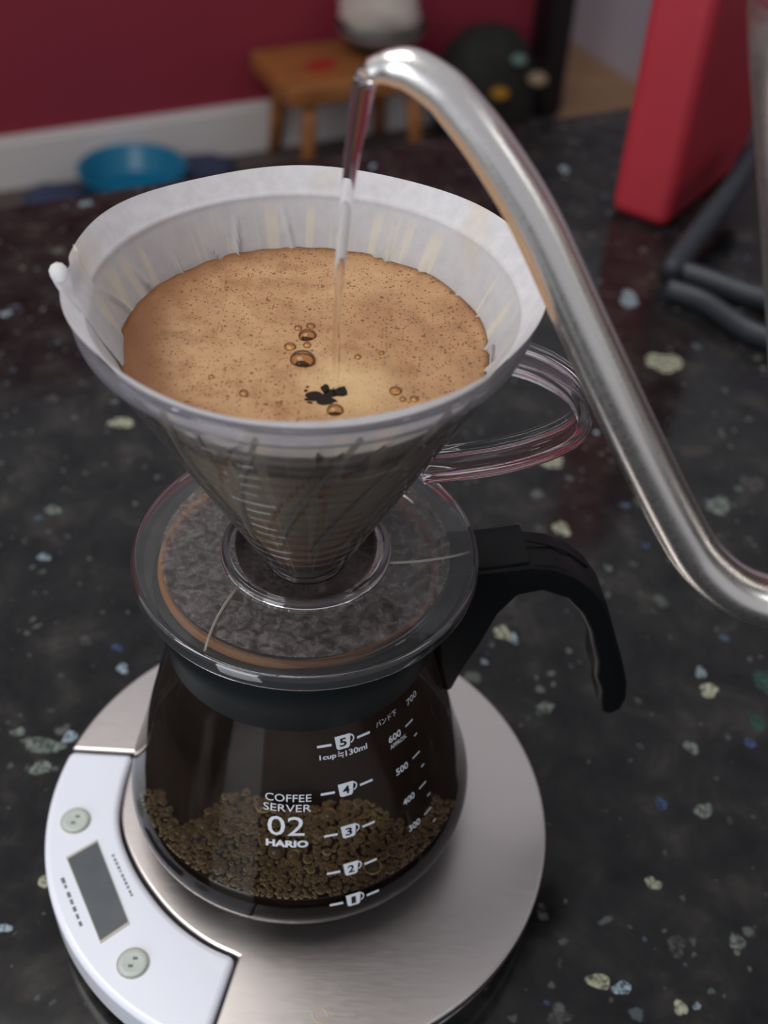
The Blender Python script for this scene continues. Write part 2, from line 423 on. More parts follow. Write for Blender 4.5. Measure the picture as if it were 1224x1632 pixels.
M['bluecloth'] = simple('blue_grey_cloth', srgb(62, 72, 100), .9, 0, 60, .25)
M['teal'] = simple('teal_plastic', srgb(6, 122, 160), .3)
M['red'] = simple('red_card', srgb(160, 38, 50), .5, 0, 18, .05)
M['strap'] = simple('dark_grey_strap', srgb(42, 47, 53), .5, 0, 200, .2)
M['bag'] = simple('dark_green_canvas', srgb(40, 42, 38), .8, 0, 40, .25)
M['bagmint'] = simple('mint_patch', srgb(120, 150, 136), .7)
M['bagyellow'] = simple('yellow_patch', srgb(176, 128, 34), .7)
M['bagcream'] = simple('cream_strap', srgb(170, 150, 122), .7)
M['cream'] = simple('cream_cloth', srgb(206, 196, 184), .85, 0, 30, .08)
M['greycloth'] = simple('charcoal_bowl', srgb(58, 58, 62), .4)
M['greymetal'] = simple('pale_grey_bowl_band', srgb(140, 134, 134), .35)
M['cabinet'] = simple('dark_cabinet_paint', srgb(60, 52, 48), .5)
M['redpatch'] = simple('red_seat_decal', srgb(176, 52, 40), .6)

# ---------------------------------------------------------------- the room
ZF = -900
fl = mobj('floor', box(room(500, 1500, 0), E1, E2, 3200, 3000, ZF - 30, ZF), M['mat'], smooth=False, origin=(0, 0, ZF)); tag(fl, 'dark grey floor of the room', kind='structure')
w = mobj('wall_back', box(room(-450, 2485, 0), E1, E2, 2095, 50, ZF, 1500), M['maroon'], smooth=False, origin=tuple(room(-450, 2485, ZF))); tag(w, 'maroon painted wall behind the counter', kind='structure')
b = mobj('baseboard_back', merge(box(room(-450, 2426, 0), E1, E2, 2095, 9, ZF, ZF + 112), box(room(-450, 2429, 0), E1, E2, 2095, 6, ZF + 112, ZF + 124)), M['whitetrim'], smooth=False, origin=tuple(room(-450, 2429, ZF))); tag(b, 'white skirting board along the maroon wall', kind='structure')
w2 = mobj('wall_side', box(room(2090, 1800, 0), E1, E2, 50, 2600, ZF, 1500), M['lilac'], smooth=False, origin=tuple(room(2090, 1800, ZF))); tag(w2, 'pale lilac wall of the room beyond', kind='structure')
t1 = bevel(mobj('trim_1', box(room(1678, 2440, 0), E1, E2, 33, 100, ZF, 1500), M['blacktrim'], smooth=False, origin=tuple(room(1678, 2440, ZF))), 4); tag(t1, 'black door jamb at the end of the maroon wall', kind='structure')
fb = thing('floor_boards', 'tan wooden floor boards seen through the doorway', 'floor', tuple(room(1880, 2700, ZF)))
fb['kind'] = 'structure'; del fb['category']
for k in range(5):
    a0 = 1690 + k * 70
    mobj('plank', box(room(a0 + 34, 2600, 0), E1, E2, 33.4, 1000, ZF + .2, ZF + 9), M['floorwood'], fb, smooth=False)

# ---------------------------------------------------------------- counter
cnt = thing('kitchen_counter', 'polished black granite counter with pale mineral flecks', 'counter', tuple(room(60, -60, ZF)))
mobj('granite_slab', box(room(60, -60, 0), E1, E2, 1400, 606, -38, 0), M['granite'], cnt, smooth=False)
cb = mobj('cabinet_base', box(room(60, -80, 0), E1, E2, 1380, 560, ZF + 1, -38.2), M['cabinet'], cnt, smooth=False)
FL = [(-125,247,7.7,6.2,0),(-168,265,5.2,3.6,3),(-218,349,3.8,4.3,1),(189,337,11.8,13.6,0),(176,409,7.4,11.8,1),(113,236,6.9,9.4,0),(82,229,5.1,2.7,1),(199,206,6.8,8.9,2),(221,226,6.9,8.1,3),(114,181,4.9,6.1,0),(103,178,3.9,4.7,3),(170,90,3.2,3.4,1),(172,80,5.0,4.4,0),(199,87,5.8,9.3,4),(190,64,4.2,5.9,4),(185,52,2.7,3.4,5),(159,48,3.8,3.6,2),(98,65,4.7,3.4,2),(142,19,3.1,3.3,5),(159,17,4.9,3.9,2),(169,13,1.8,1.8,3),(134,-17,3.9,2.9,0),(139,-42,4.2,4.9,3),(162,-39,4.2,3.0,2),(109,-57,4.7,3.9,0),(117,-59,4.1,3.0,1),(137,-65,3.4,2.9,0),(143,-64,1.8,1.6,1),(90,-66,1.3,1.3,5),(94,-71,5.5,2.8,3),(-112,30,11.5,4.1,2),(-102,35,3.9,3.2,1),(-110,19,5.6,3.7,2),(-88,73,3.0,3.2,1),(-93,85,3.1,2.2,5),(-108,88,3.1,3.4,3),(-105,-50,2.9,2.2,1),(-96,-31,2.3,2.9,0),(81,107,4.4,5.4,0),(86,104,2.3,3.5,1),(72,89,2.0,1.8,1),(140,263,1.6,2.6,1),(-1,583,2.7,4.9,1),(-203,497,5.3,4.8,1),(-198,400,3.6,2.8,3),(-144,173,4.1,4.3,2),(-140,139,3.3,3.1,1),(-124,36,3.4,2.6,2),(148,158,2.5,3.1,3),(156,172,2.3,2.8,5),(135,154,2.2,2.7,2),(146,238,2.1,4.4,3),(150,345,3.2,3.5,1),(148,597,4.5,6.6,1),(160,650,6.3,6.0,3),(196,441,3.1,6.7,3),(219,543,2.9,5.1,3),(137,47,2.2,1.6,3),(167,33,1.3,1.3,3),(174,266,2.2,2.9,3)]
rf = random.Random(3)
for x, y, a, b_, k in FL:
    mobj('mineral_fleck', blob(x, y, a * .85, b_ * .85, 0, 0, rf, 14, .03), M['fleck'][k], cnt, smooth=False)

# ---------------------------------------------------------------- kitchen scale
SC = Vector((-2.5, -7.5, 0)); SR = 92.8
sc = thing('kitchen_scale', 'round brushed steel kitchen scale with white control panel under the coffee server', 'scale', (SC.x, SC.y, 0))
mobj('base_body', lathe([(0, 2.5), (70, 2.5), (84, 4), (88.5, 8), (89.5, 13), (88, 17), (0, 17)], SC, 96), M['scale_dark'], sc)
mobj('chrome_trim', lathe([(89.2, 8.2), (91.2, 9.0), (91.6, 11), (91.2, 12.8), (89.2, 13.4)], SC, 96), M['chrome'], sc)
for a in (45, 135, 225, 315):
    q = SC + Vector((math.cos(math.radians(a)), math.sin(math.radians(a)), 0)) * 66
    mobj('foot', lathe([(0, .1), (7, .1), (8, .8), (8, 3.2), (0, 3.2)], q, 20), M['scale_dark'], sc)
inner = [(-66.4, 20.0), (-67.2, 8.0), (-66.6, -4.8), (-64.6, -13.0), (-61.0, -20.8), (-54.8, -30.4), (-47.2, -39.3), (-40.4, -45.8), (-33.1, -51.2), (-24.8, -55.8), (-15.9, -59.2)]
inner = [tuple(v) for v in catmull([(x, y, 0) for x, y in inner], 4)]
def arc(a0, a1, n, r): return [(r * math.cos(math.radians(a0 + (a1 - a0) * k / n)), r * math.sin(math.radians(a0 + (a1 - a0) * k / n))) for k in range(n + 1)]
def sh(poly): return [(x + SC.x, y + SC.y) for x, y in poly]
A0 = math.degrees(math.atan2(20.0, -math.sqrt(SR ** 2 - 400))); A1 = math.degrees(math.atan2(-90.2, -21.9))
# steel platform: the disc without the panel sector
g = 1.1
inn_p = [(x + g * .9, y + g * .55) for x, y, _ in inner]
plat = arc(A1 + 360 + .7 - 360, A0 - .7, 84, SR)              # counter-clockwise from panel end round the right to panel start
plat = plat + [(-66.4 + g, 20.0 + g)] + inn_p[1:-1] + [(-15.9 + g, -59.2 + .3)]
bevel(mobj('steel_platform', prism(sh(plat), 17.2, 22.0), M['steel'], sc, smooth=False), .9, 3, 50)
A0n = A0 if A0 < 0 else A0 - 360
pan = arc(A0n, A1, 40, SR) + [(x, y) for x, y, _ in reversed(inner)]
pn = bevel(mobj('control_panel', prism(sh(pan), 6.0, 22.2), M['panel'], sc, smooth=False), 2.2, 4, 50)
dq = [(-80.4, -26.7), (-71.5, -19.2), (-54.2, -49.1), (-62.1, -56.4)]
dc = Vector((sum(p[0] for p in dq) / 4, sum(p[1] for p in dq) / 4))
def grow(q, k): return [(dc.x + (x - dc.x) * (1 + k / (Vector((x, y)) - dc).length), dc.y + (y - dc.y) * (1 + k / (Vector((x, y)) - dc).length)) for x, y in q]
bz = bevel(mobj('display_bezel', prism(sh(grow(dq, 1.1)), 22.0, 22.45), M['bezel'], pn, smooth=False), .15, 2)
dsp = mobj('display', prism(sh(dq), 22.3, 22.6), M['lcd'], pn, smooth=False)
for bx, by in ((-81.3, -10.9), (-49.5, -63.6)):
    bc = (SC.x + bx, SC.y + by)
    bt = mobj('button', lathe([(0, 23.1), (3.2, 23.15), (4.5, 23.3), (4.9, 23.0), (5.0, 22.0), (0, 21.8)], bc, 36), M['button'], pn)
    mobj('button_ring', lathe([(5.1, 22.1), (5.15, 22.5), (5.5, 22.5), (5.6, 22.1)], bc, 36), M['bezel'], pn)
    for s_ in (-1, 1):
        ax = Vector((.5, .86)); q = Vector(bc) + Vector((.35, .9)) * s_ * 1.5
        mobj('button_mark', prism([(q.x - .8, q.y - .5), (q.x + .8, q.y - .5), (q.x + .8, q.y + .5), (q.x - .8, q.y + .5)], 23.1, 23.22), M['ink'], pn, smooth=False)
def dashes(p0, p1, n, h, seed):
    rr = random.Random(seed); p0, p1 = Vector(p0), Vector(p1); d = (p1 - p0).normalized(); nn = Vector((-d.y, d.x)); L_ = (p1 - p0).length; out = []
    for k in range(n):
        a = p0 + d * (L_ * k / n); b_ = a + d * (L_ / n * rr.uniform(.45, .8)); hh = h * rr.uniform(.7, 1)
        out.append(prism([(q.x + SC.x, q.y + SC.y) for q in (a - nn * hh, b_ - nn * hh, b_ + nn * hh, a + nn * hh)], 22.1, 22.26))
    return merge(*out)
mobj('printed_line', dashes((-64.9, -23.8), (-54.2, -40.2), 11, .55, 1), M['ink'], pn, smooth=False)
mobj('printed_line', dashes((-80.6, -34.0), (-69.0, -52.6), 7, .65, 2), M['ink'], pn, smooth=False)
mobj('water_spot', lathe([(2.0, 22.02), (2.3, 22.1), (2.6, 22.02)], (SC.x + 14.2, SC.y - 77.2), 24), simple('dried_drip', srgb(176, 158, 136), .3), sc)

# ---------------------------------------------------------------- coffee server
SV = Vector((-2, -1.5, 0)); Z0 = 22.0
HH = [0, 1.2, 4, 9, 14, 19, 24, 29, 36, 46, 58, 72, 85, 95, 104, 124]
RR = [45.5, 49.5, 53.2, 57.2, 60.0, 61.2, 60.8, 59.5, 57.3, 54.5, 51.4, 47.5, 43.8, 41.2, 40.2, 40.0]
_pp = catmull([(r, h, 0) for h, r in zip(HH, RR)], 5)
PH = [p[1] for p in _pp]; PR = [p[0] for p in _pp]
def srad(h): return interp(h, PH, PR)
sv = thing('coffee_server', 'glass coffee server with black collar and handle standing on the scale', 'carafe', (SV.x, SV.y, Z0))
prof = [(0, Z0 + .3), (38, Z0 + .3), (42, Z0 + .1)] + [(r, Z0 + h + .1) for h, r in zip(PH, PR)]
mobj('glass_bowl', lathe(prof, SV, 128), M['glass'], sv)
inn = [(max(5, r - 1.2), Z0 + h + .6) for h, r in zip(PH, PR) if h > 28.2]
mobj('glass_inner_wall', lathe(inn, SV, 128), M['glass_fog'], sv)
mobj('mouth_rim', lathe([(40.6, 145.4), (40.7, 147.6), (41.3, 148.6), (42.4, 148.4), (42.9, 147.0), (42.2, 145.6)], SV, 96, loop=True), M['rim_reflection'], sv)
mobj('collar_band', lathe([(40.4, 118.4), (42.2, 117.6), (43.0, 118.2), (44.4, 133), (44.8, 143.5), (44.0, 145.0), (41.2, 145.2), (40.4, 144)], SV, 128, loop=True), M['band'], sv)
ph = math.radians(9); hr = Vector((math.cos(ph), math.sin(ph), 0)); hn = Vector((-math.sin(ph), math.cos(ph), 0))
outl = [(43.5, 146.0), (57, 146.2), (71, 147.5), (79, 146.0), (86, 142.0), (93, 135.5), (98.8, 127.0), (104, 113), (109.5, 98), (113.5, 86), (115.4, 76), (114.5, 69.5), (111, 66.8), (107.5, 68.5),
        (105.6, 75), (104.6, 82), (101.2, 90), (100.0, 99), (97.2, 107), (94.8, 115), (90.5, 123.5), (84.5, 131), (76, 135.2), (68.5, 133.8), (63.0, 125.5), (58.5, 111), (54.2, 100), (51.2, 89.5), (49.4, 87.6), (47.8, 90.0), (45.0, 102), (43.5, 118)]
V_, F_ = [], []
half = lambda r, z: 8.3 if z > 100 or r < 60 else 8.3 - 1.6 * sstep(100, 66, z)
for sgn in (-1, 1):
    for r, z in outl:
        V_.append(SV + hr * r + hn * (sgn * half(r, z)) + Vector((0, 0, z)))
n_ = len(outl); F_ = [tuple(range(n_))[::-1], tuple(range(n_, 2 * n_))] + [(k, (k + 1) % n_, n_ + (k + 1) % n_, n_ + k) for k in range(n_)]
hd = mobj('handle', (V_, F_), M['black'], sv); bevel(hd, 2.4, 4, 40)
tp = [SV + hr * r + Vector((0, 0, z)) for r, z in ((46, 146.5), (56, 146.8), (64, 147.5), (70.5, 148.3))]
bevel(mobj('handle_top_pad', sweep_section(catmull(tp, 4), hn, [(-8.4, -1.5), (-8.4, -.2), (-7.2, .6), (7.2, .6), (8.4, -.2), (8.4, -1.5)]), M['black'], hd, smooth=True), .5, 3)
seam = [SV + hr * r + hn * 1.2 + Vector((0, 0, z)) for r, z in ((58, 147.9), (64, 148.6), (70, 149.3), (79, 146.4), (86, 142.5), (93, 136))]
mobj('mould_seam', tube(catmull(seam, 4), .35, 6), M['black'], hd)

# print on the glass, wrapped round the bowl
def surf(theta, h, off=.25):
    r = srad(h) + off
    return (SV.x + r * math.cos(theta), SV.y + r * math.sin(theta), Z0 + h)
def wrap2d(verts2, th0, h0, off=.25):
    """(u right, v up) mm on the glass -> world"""
    out = []
    for u, v in verts2:
        dr = (srad(h0 + 2) - srad(h0 - 2)) / 4; cs = 1 / math.sqrt(1 + dr * dr)
        h = h0 + v * cs
        out.append(surf(th0 + u / srad(h), h, off))
    return out
def text2d(txt, w, h, bold=0.0):
    cu = bpy.data.curves.new('glyphs', 'FONT'); cu.body = txt; cu.align_x = 'LEFT'; cu.resolution_u = 3; cu.offset = bold; cu.fill_mode = 'FRONT'
    ob = bpy.data.objects.new('glyphs', cu); C.objects.link(ob); bpy.context.view_layer.update()
    me = bpy.data.meshes.new_from_object(ob.evaluated_get(bpy.context.evaluated_depsgraph_get()))
    bpy.data.objects.remove(ob); bpy.data.curves.remove(cu)
    vs = [(v.co.x, v.co.y) for v in me.vertices]; fs = [tuple(p.vertices) for p in me.polygons]; bpy.data.meshes.remove(me)
    x0, x1 = min(v[0] for v in vs), max(v[0] for v in vs); y0, y1 = min(v[1] for v in vs), max(v[1] for v in vs)
    return [((x - (x0 + x1) / 2) / (x1 - x0) * w, (y - (y0 + y1) / 2) / (y1 - y0) * h) for x, y in vs], fs
def print_text(name, txt, thd, h, w, ht, mt=None, off=.25, bold=0.0, shift=(0, 0)):
    vs, fs = text2d(txt, w, ht, bold)
    vs = [(x + shift[0], y + shift[1]) for x, y in vs]
    o = mobj(name, (wrap2d(vs, math.radians(thd), h, off), fs), mt or M['white_print'], sv, smooth=False); return o
def print_poly(name, polys, thd, h, mt=None, off=.25):
    V, F = [], []
    for poly in polys:
        o = len(V); V += poly; F.append(tuple(range(o, o + len(poly))))
    return mobj(name, (wrap2d(V, math.radians(thd), h, off), F), mt or M['white_print'], sv, smooth=False)
def rrect(x0, x1, y0, y1, r=0):
    if not r: return [(x0, y0), (x1, y0), (x1, y1), (x0, y1)]
    out = []
    for cx, cy, a in ((x1 - r, y0 + r, -90), (x1 - r, y1 - r, 0), (x0 + r, y1 - r, 90), (x0 + r, y0 + r, 180)):
        for k in range(4): t = math.radians(a + 30 * k); out.append((cx + r * math.cos(t), cy + r * math.sin(t)))
    return out
print_text('lettering', 'COFFEE', -89.2, 69.8, 14.2, 2.9)
print_text('lettering', 'SERVER', -89.5, 66.0, 14.8, 2.9)
print_text('lettering', '02', -89.8, 59.0, 11.6, 7.8)
print_text('lettering', 'HARIO', -89.4, 52.0, 13.4, 2.9, bold=.045)
ringq = lambda cx, cy, r0, r1, a0, a1, n=10: [[(cx + r0 * math.cos(a) * .85, cy + r0 * math.sin(a)), (cx + r1 * math.cos(a) * .85, cy + r1 * math.sin(a)), (cx + r1 * math.cos(b_) * .85, cy + r1 * math.sin(b_)), (cx + r0 * math.cos(b_) * .85, cy + r0 * math.sin(b_))]
        for a, b_ in ((math.radians(a0 + (a1 - a0) * k / n), math.radians(a0 + (a1 - a0) * (k + 1) / n)) for k in range(n))]
for num, h, thd in (('5', 88.2, -67.3), ('4', 70.6, -67.7), ('3', 54.2, -68.0), ('2', 38.8, -68.2), ('1', 25.9, -68.3)):
    cup = [[(-2.5, 2.6), (-2.1, -1.9), (-1.5, -2.5), (1.5, -2.5), (2.1, -1.9), (2.5, 2.6)]]
    ck = print_poly('cup_mark', cup + ringq(2.2, .6, 1.25, 1.75, -80, 80) + [rrect(-8.0, -3.6, -.45, .45), rrect(4.6, 9.0, -.45, .45)], thd, h)
    vs, fs = text2d(num, 1.5 if num == '1' else 2.2, 3.1, .02)
    mobj('cup_number', (wrap2d(vs, math.radians(thd), h, .32), fs), M['black_print'], ck, smooth=False)
print_text('lettering', '1cup', -73.8, 83.9, 5.2, 2.4, bold=.02)
print_poly('approximately_sign', [rrect(-.9, .9, .25, .6), rrect(-.9, .9, -.6, -.25), [(-.9, 1.2), (-.5, 1.35), (-.25, .95), (-.6, .85)], [(.9, -1.2), (.5, -1.35), (.25, -.95), (.6, -.85)]], -68.6, 84.0)
print_text('lettering', '130ml', -62.0, 83.9, 7.2, 2.2, bold=.02)
for txt, h in (('600', 81.3), ('500', 67.9), ('400', 54.6), ('300', 42.6)):
    th = -44.0 + (81.3 - h) * .04
    print_text('lettering', txt, th, h, 5.2, 2.7, bold=.02)
    print_poly('level_line', [rrect(-1.9, 1.9, -.3, .3)], -35.3, h + .2)
    print_poly('level_line', [rrect(-.8, .8, -.28, .28)], -33.2, h - 6.0)
print_text('lettering', 'APPROX.', -42.6, 78.4, 7.2, 1.7, bold=.015)
print_text('lettering', '\u30d0\u30f3\u30c9\u4e0b', -46.5, 89.4, 8.2, 2.4)
print_text('lettering', '700', -30.6, 88.8, 5.4, 2.4)

# ---------------------------------------------------------------- coffee in the server
LZ = 28.0
cf = thing('brewed_coffee', 'black coffee topped with bubbles in the bottom of the glass server', 'coffee', (SV.x, SV.y, Z0 + 1.5))
cp = [(0, Z0 + 1.5), (42, Z0 + 1.5)] + [(r - 1.4, Z0 + h + .7) for h, r in zip(PH, PR) if 1.2 < h < LZ - .8] + [(srad(LZ) - 1.4, Z0 + LZ), (srad(LZ) - 2.6, Z0 + LZ - .5), (0, Z0 + LZ - .5)]
liq = mobj('liquid', lathe(cp, SV, 96), M['coffee'], cf)
FO = [(-53.0,-38.4),(-42.4,-37.7),(-33.9,-31.0),(-25.5,-21.5),(-19.0,-20.3),(-10.7,-25.6),(0.3,-26.2),(13.0,-21.5),(24.1,-22.0),(35.2,-28.8),(43.0,-36.9),(48.3,-32.9),(55.9,-22.4),(58.5,-27.4),(50.3,-44.5),(37.9,-56.7),(19.7,-62.6),(1.5,-64.1),(-17.3,-62.2),(-36.8,-54.4),(-48.6,-46.0)]
def inside(x, y, P_):
    r = False; j = len(P_) - 1
    for i in range(len(P_)):
        if (P_[i][1] > y) != (P_[j][1] > y) and x < (P_[j][0] - P_[i][0]) * (y - P_[i][1]) / (P_[j][1] - P_[i][1]) + P_[i][0]: r = not r
        j = i
    return r
rb = random.Random(11); placed = []; rmax = srad(LZ) - 1.6
for tries in range(34000):
    a = rb.uniform(0, 2 * math.pi); q = rmax * math.sqrt(rb.random()); x, y = SV.x + q * math.cos(a), SV.y + q * math.sin(a)
    near = q > rmax - 7 and -158 < math.degrees(math.atan2(y - SV.y, x - SV.x)) < -18
    if not (inside(x, y, FO) or near): continue
    r = rb.choice([.5, .6, .8, 1.0, 1.3, 1.7]) * rb.uniform(.9, 1.1)
    if tries < 130: r = rb.uniform(1.9, 3.0)
    r = min(r, rmax - q + .4)
    if r < .5: continue
    if all((x - u) ** 2 + (y - v) ** 2 > (.86 * (r + s_)) ** 2 for u, v, s_ in placed): placed.append((x, y, r))
    if len(placed) > 1900: break
bub = merge(*[icos((x, y, Z0 + LZ + r * .25), r, 2 if r > .9 else 1) for x, y, r in placed])
mobj('bubbles', bub, M['bubble'], cf, kind='stuff', label='brown coffee bubbles crowded against the glass')
# thin froth film that carries the bubbles
def torus(c, R, r, n=14, m=5):
    V, F = [], []
    for i in range(n):
        a = 2 * math.pi * i / n
        for j in range(m):
            b_ = 2 * math.pi * j / m; q = R + r * math.cos(b_); V.append((c[0] + q * math.cos(a), c[1] + q * math.sin(a), c[2] + r * math.sin(b_)))
    for i in range(n):
        for j in range(m): F.append((i * m + j, ((i + 1) % n) * m + j, ((i + 1) % n) * m + (j + 1) % m, i * m + (j + 1) % m))
    return V, F
fx = [torus((x, y, Z0 + LZ - .1 + r * rb.uniform(.0, .5)), r * rb.uniform(.85, 1.0), (.05 * r + .06) * rb.uniform(.6, 1.5)) for x, y, r in placed]
mobj('froth_film', merge(*fx), M['froth'], cf, kind='stuff', label='tan froth between the bubbles')

# ---------------------------------------------------------------- dripper
def cone_r(z): return 56.0 - .5 * (236 - z)
dr = thing('coffee_dripper', 'clear plastic cone dripper with loop handle resting on the glass server', 'dripper', (0, 0, 146))
cw = mobj('cone_wall', lathe([(cone_r(z), z) for z in [149 + 1.5 * k for k in range(59)]], n=128), M['cone_wall'], dr)
mobj('cone_inner_wall', lathe([(cone_r(z) - 1.9, z) for z in [149 + 4 * k for k in range(22)]], n=96), M['cone'], dr)
mobj('rim', lathe([(54.3, 235.6), (56.0, 235.0), (57.4, 236.2), (58.1, 238.5), (58.3, 240.4), (57.7, 241.3), (56.6, 241.2), (55.6, 239.5)], n=160, loop=True), M['rim'], dr)
for k in range(14):
    t0 = 2 * math.pi * k / 14 + .1; pth = []
    for j in range(13):
        z = 234 - j * 5.6; t = t0 - .62 * (j / 12) ** 1.2
        rr = cone_r(z) - 1.95
        pth.append((rr * math.cos(t), rr * math.sin(t), z))
    mobj('rib', tube(pth, [.75] * 11 + [.6, .4], 6), M['rib'], cw)
# outlet, well, plate
mobj('outlet_lip', lathe([(12.6, 149.2), (12.2, 147.4), (11.0, 147.0), (10.4, 148.4)], n=64, loop=True), M['cone'], dr)
mobj('well', lathe([(11.5, 146.4), (16, 146.2), (20, 146.8), (22.6, 148.6), (23.4, 151.2)], n=96), M['well'], dr)
mobj('plate_ring', lathe([(23.2, 150.4), (23.3, 152.6), (24.1, 153.3), (25.2, 153.0), (26.0, 151.6), (26.4, 150.2)], n=96, loop=True), M['acrylic'], dr)
pl = mobj('base_plate', lathe([(26.0, 150.9), (38, 151.0), (44.0, 151.2)], n=128), M['plate'], dr)
mobj('plate_margin', lathe([(44.0, 151.2), (48, 151.5), (51.2, 151.7)], n=128), M['plate_edge'], dr)
mobj('plate_underside', lathe([(24.0, 149.0), (38, 149.0), (46, 149.2), (49, 149.0)], n=96), M['plate_edge'], dr)
mobj('plate_edge', lathe([(50.9, 151.4), (51.5, 152.1), (52.3, 151.6), (52.8, 150.2), (52.9, 147.8), (52.5, 147.0), (52.0, 147.6), (51.7, 149.4), (51.0, 150.0)], n=128, loop=True), M['acrylic'], dr)
for a0, a1 in ((-135, -119), (-11, 2), (105, 119)):
    pts = []
    for j in range(7):
        r = 26 + (50 - 26) * j / 6; a = math.radians(a0 + (a1 - a0) * (j / 6) ** .9); pts.append((r * math.cos(a), r * math.sin(a), 151.4))
    mobj('plate_line', tube(pts, .42, 8), M['rib'], pl)
mobj('locating_ring', lathe([(43.0, 146.4), (43.2, 149.2), (44.0, 149.2), (44.2, 146.4)], n=96, loop=True), M['plate_edge'], dr)
# loop handle
pd = math.radians(-3); dh = Vector((math.cos(pd), math.sin(pd), 0)); dn = Vector((-math.sin(pd), math.cos(pd), 0))
hp = [dh * r + Vector((0, 0, z)) for r, z in ((48.5, 227.5), (57, 226.2), (64, 223.6), (70.5, 219.2), (74.2, 213.4), (74.6, 208.6), (71.6, 203.6), (64.5, 198.4), (54.5, 193.6), (43.5, 190.0), (33.5, 187.4))]
secd = [(-6.2, -2.0), (-4.6, -2.0), (-4.0, -1.0), (4.0, -1.0), (4.6, -2.0), (6.2, -2.0), (6.2, 2.0), (4.6, 2.0), (4.0, 1.0), (-4.0, 1.0), (-4.6, 2.0), (-6.2, 2.0)]
hob = mobj('loop_handle', sweep_section(catmull(hp, 6), dn, secd), M['acrylic'], dr); bevel(hob, .5, 2, 30)

# ---------------------------------------------------------------- paper filter
fp = thing('paper_filter', 'white paper cone filter standing in the clear dripper', 'filter', (0, 0, 150.5))
nT, zs = 420, [150.5, 154, 158.5] + [163 + k * 3.2 for k in range(17)] + [215 + k * 1.25 for k in range(18)] + [236.8 + k * .6 for k in range(8)] + [241.8 + k * .9 for k in range(6)]
rp = random.Random(5); creases = []
for k in range(22):
    creases.append((2 * math.pi * k / 22 + rp.uniform(-.09, .09), rp.uniform(.5, 1.2), rp.uniform(.9, 2.0), rp.uniform(233, 240), rp.uniform(-.014, .004)))
def paper_r(z, t):
    if z <= 239.6: r = cone_r(z) - 2.9
    else: r = cone_r(239.6) - 2.9 + (z - 239.6) * .74
    r -= .45 * math.exp(-((z - 239.8) / .55) ** 2)
    for t0, w_, amp, zt, tw in creases:
        d = (t - t0 - tw * (240 - z) + math.pi) % (2 * math.pi) - math.pi
        x = d * r / w_
        if abs(x) < 3.2: r -= amp * max(0, 1 - abs(x)) * sstep(zt, zt - 9, z) * (.35 + .65 * sstep(185, 222, z))
    top = sstep(240, 246, z)
    r += top * (.5 * math.sin(3 * t + .6) + .35 * math.sin(7 * t + 2))
    d = (t - math.radians(184) + math.pi) % (2 * math.pi) - math.pi
    r += top * (-1.2 * math.exp(-(d / .05) ** 2) + 1.2 * math.exp(-((d - .10) / .05) ** 2))
    return r
V_, F_ = [], []
for i, z in enumerate(zs):
    for k in range(nT):
        t = 2 * math.pi * k / nT
        zz = z + (sstep(238, 246.3, z) * (.5 * math.sin(2 * t + 1) + .4 * math.sin(5 * t)))
        r = paper_r(z, t); V_.append((r * math.cos(t), r * math.sin(t), zz))
for i in range(len(zs) - 1):
    for k in range(nT):
        k2 = (k + 1) % nT; F_.append((i * nT + k, i * nT + k2, (i + 1) * nT + k2, (i + 1) * nT + k))
F_.append(tuple(range(nT)))
mobj('paper_cone', (V_, F_), M['paper'], fp)
# folded seam on the left
V_, F_ = [], []
sz = [222, 228, 234, 238, 241, 243.5, 246, 247.6]
for j, z in enumerate(sz):
    for a_, off in ((178, .3), (180, .9), (187, 1.1), (194, .9), (196, .3)):
        t = math.radians(a_ + (240 - z) * .35); r = paper_r(min(z, 246.3), math.radians(170)) - off - (1.2 if z > 245 and 179 < a_ < 195 else 0)
        V_.append((r * math.cos(t), r * math.sin(t), z))
for j in range(len(sz) - 1):
    for k in range(4): F_.append((j * 5 + k, j * 5 + k + 1, (j + 1) * 5 + k + 1, (j + 1) * 5 + k))
sm = mobj('folded_seam', (V_, F_), M['paper'], fp)
tab = catmull([(-58.6, -6.5, 243.2), (-59.6, -6.2, 245.0), (-60.0, -6.9, 246.6), (-59.2, -8.6, 246.8), (-58.4, -9.6, 245.0), (-57.2, -10.4, 242.6)], 4)
mobj('seam_curl', tube(tab, [1.5 + .8 * math.sin(math.pi * i / (len(tab) - 1)) for i in range(len(tab))], 10), M['paper'], fp)

# ---------------------------------------------------------------- slurry
CZ = 226.0
sl = thing('coffee_slurry', 'tan foamy coffee crema filling the paper filter', 'coffee', (0, 0, 170))
V_, F_ = [(0, 0, 170), ], []
nA = 180; rings = [(z, 0) for z in (172, 185, 200, 212, 220, 225)]
def surf_z(x, y):
    return CZ + .35 * math.sin(x * .21 + .5) * math.cos(y * .17) + .18 * math.sin(x * .6 + y * .4) + .9 * sstep(5, 0, math.hypot(x - 8, y + 22)) * -1
idx = []
for z, _ in rings:
    ring = []
    for k in range(nA):
        t = 2 * math.pi * k / nA; r = paper_r(z, t) - .15; ring.append(len(V_)); V_.append((r * math.cos(t), r * math.sin(t), z))
    idx.append(ring)
for q in [1.0] + [1 - .033 * j for j in range(1, 30)]:
    ring = []
    for k in range(nA):
        t = 2 * math.pi * k / nA; r = (paper_r(CZ, t) - .15) * q; x, y = r * math.cos(t), r * math.sin(t)
        ring.append(len(V_)); V_.append((x, y, surf_z(x, y) + (.5 if q == 1.0 else 0)))
    idx.append(ring)
ctr = len(V_); V_.append((0, 0, surf_z(0, 0)))
for k in range(nA): F_.append((0, idx[0][(k + 1) % nA], idx[0][k])); F_.append((ctr, idx[-1][k], idx[-1][(k + 1) % nA]))
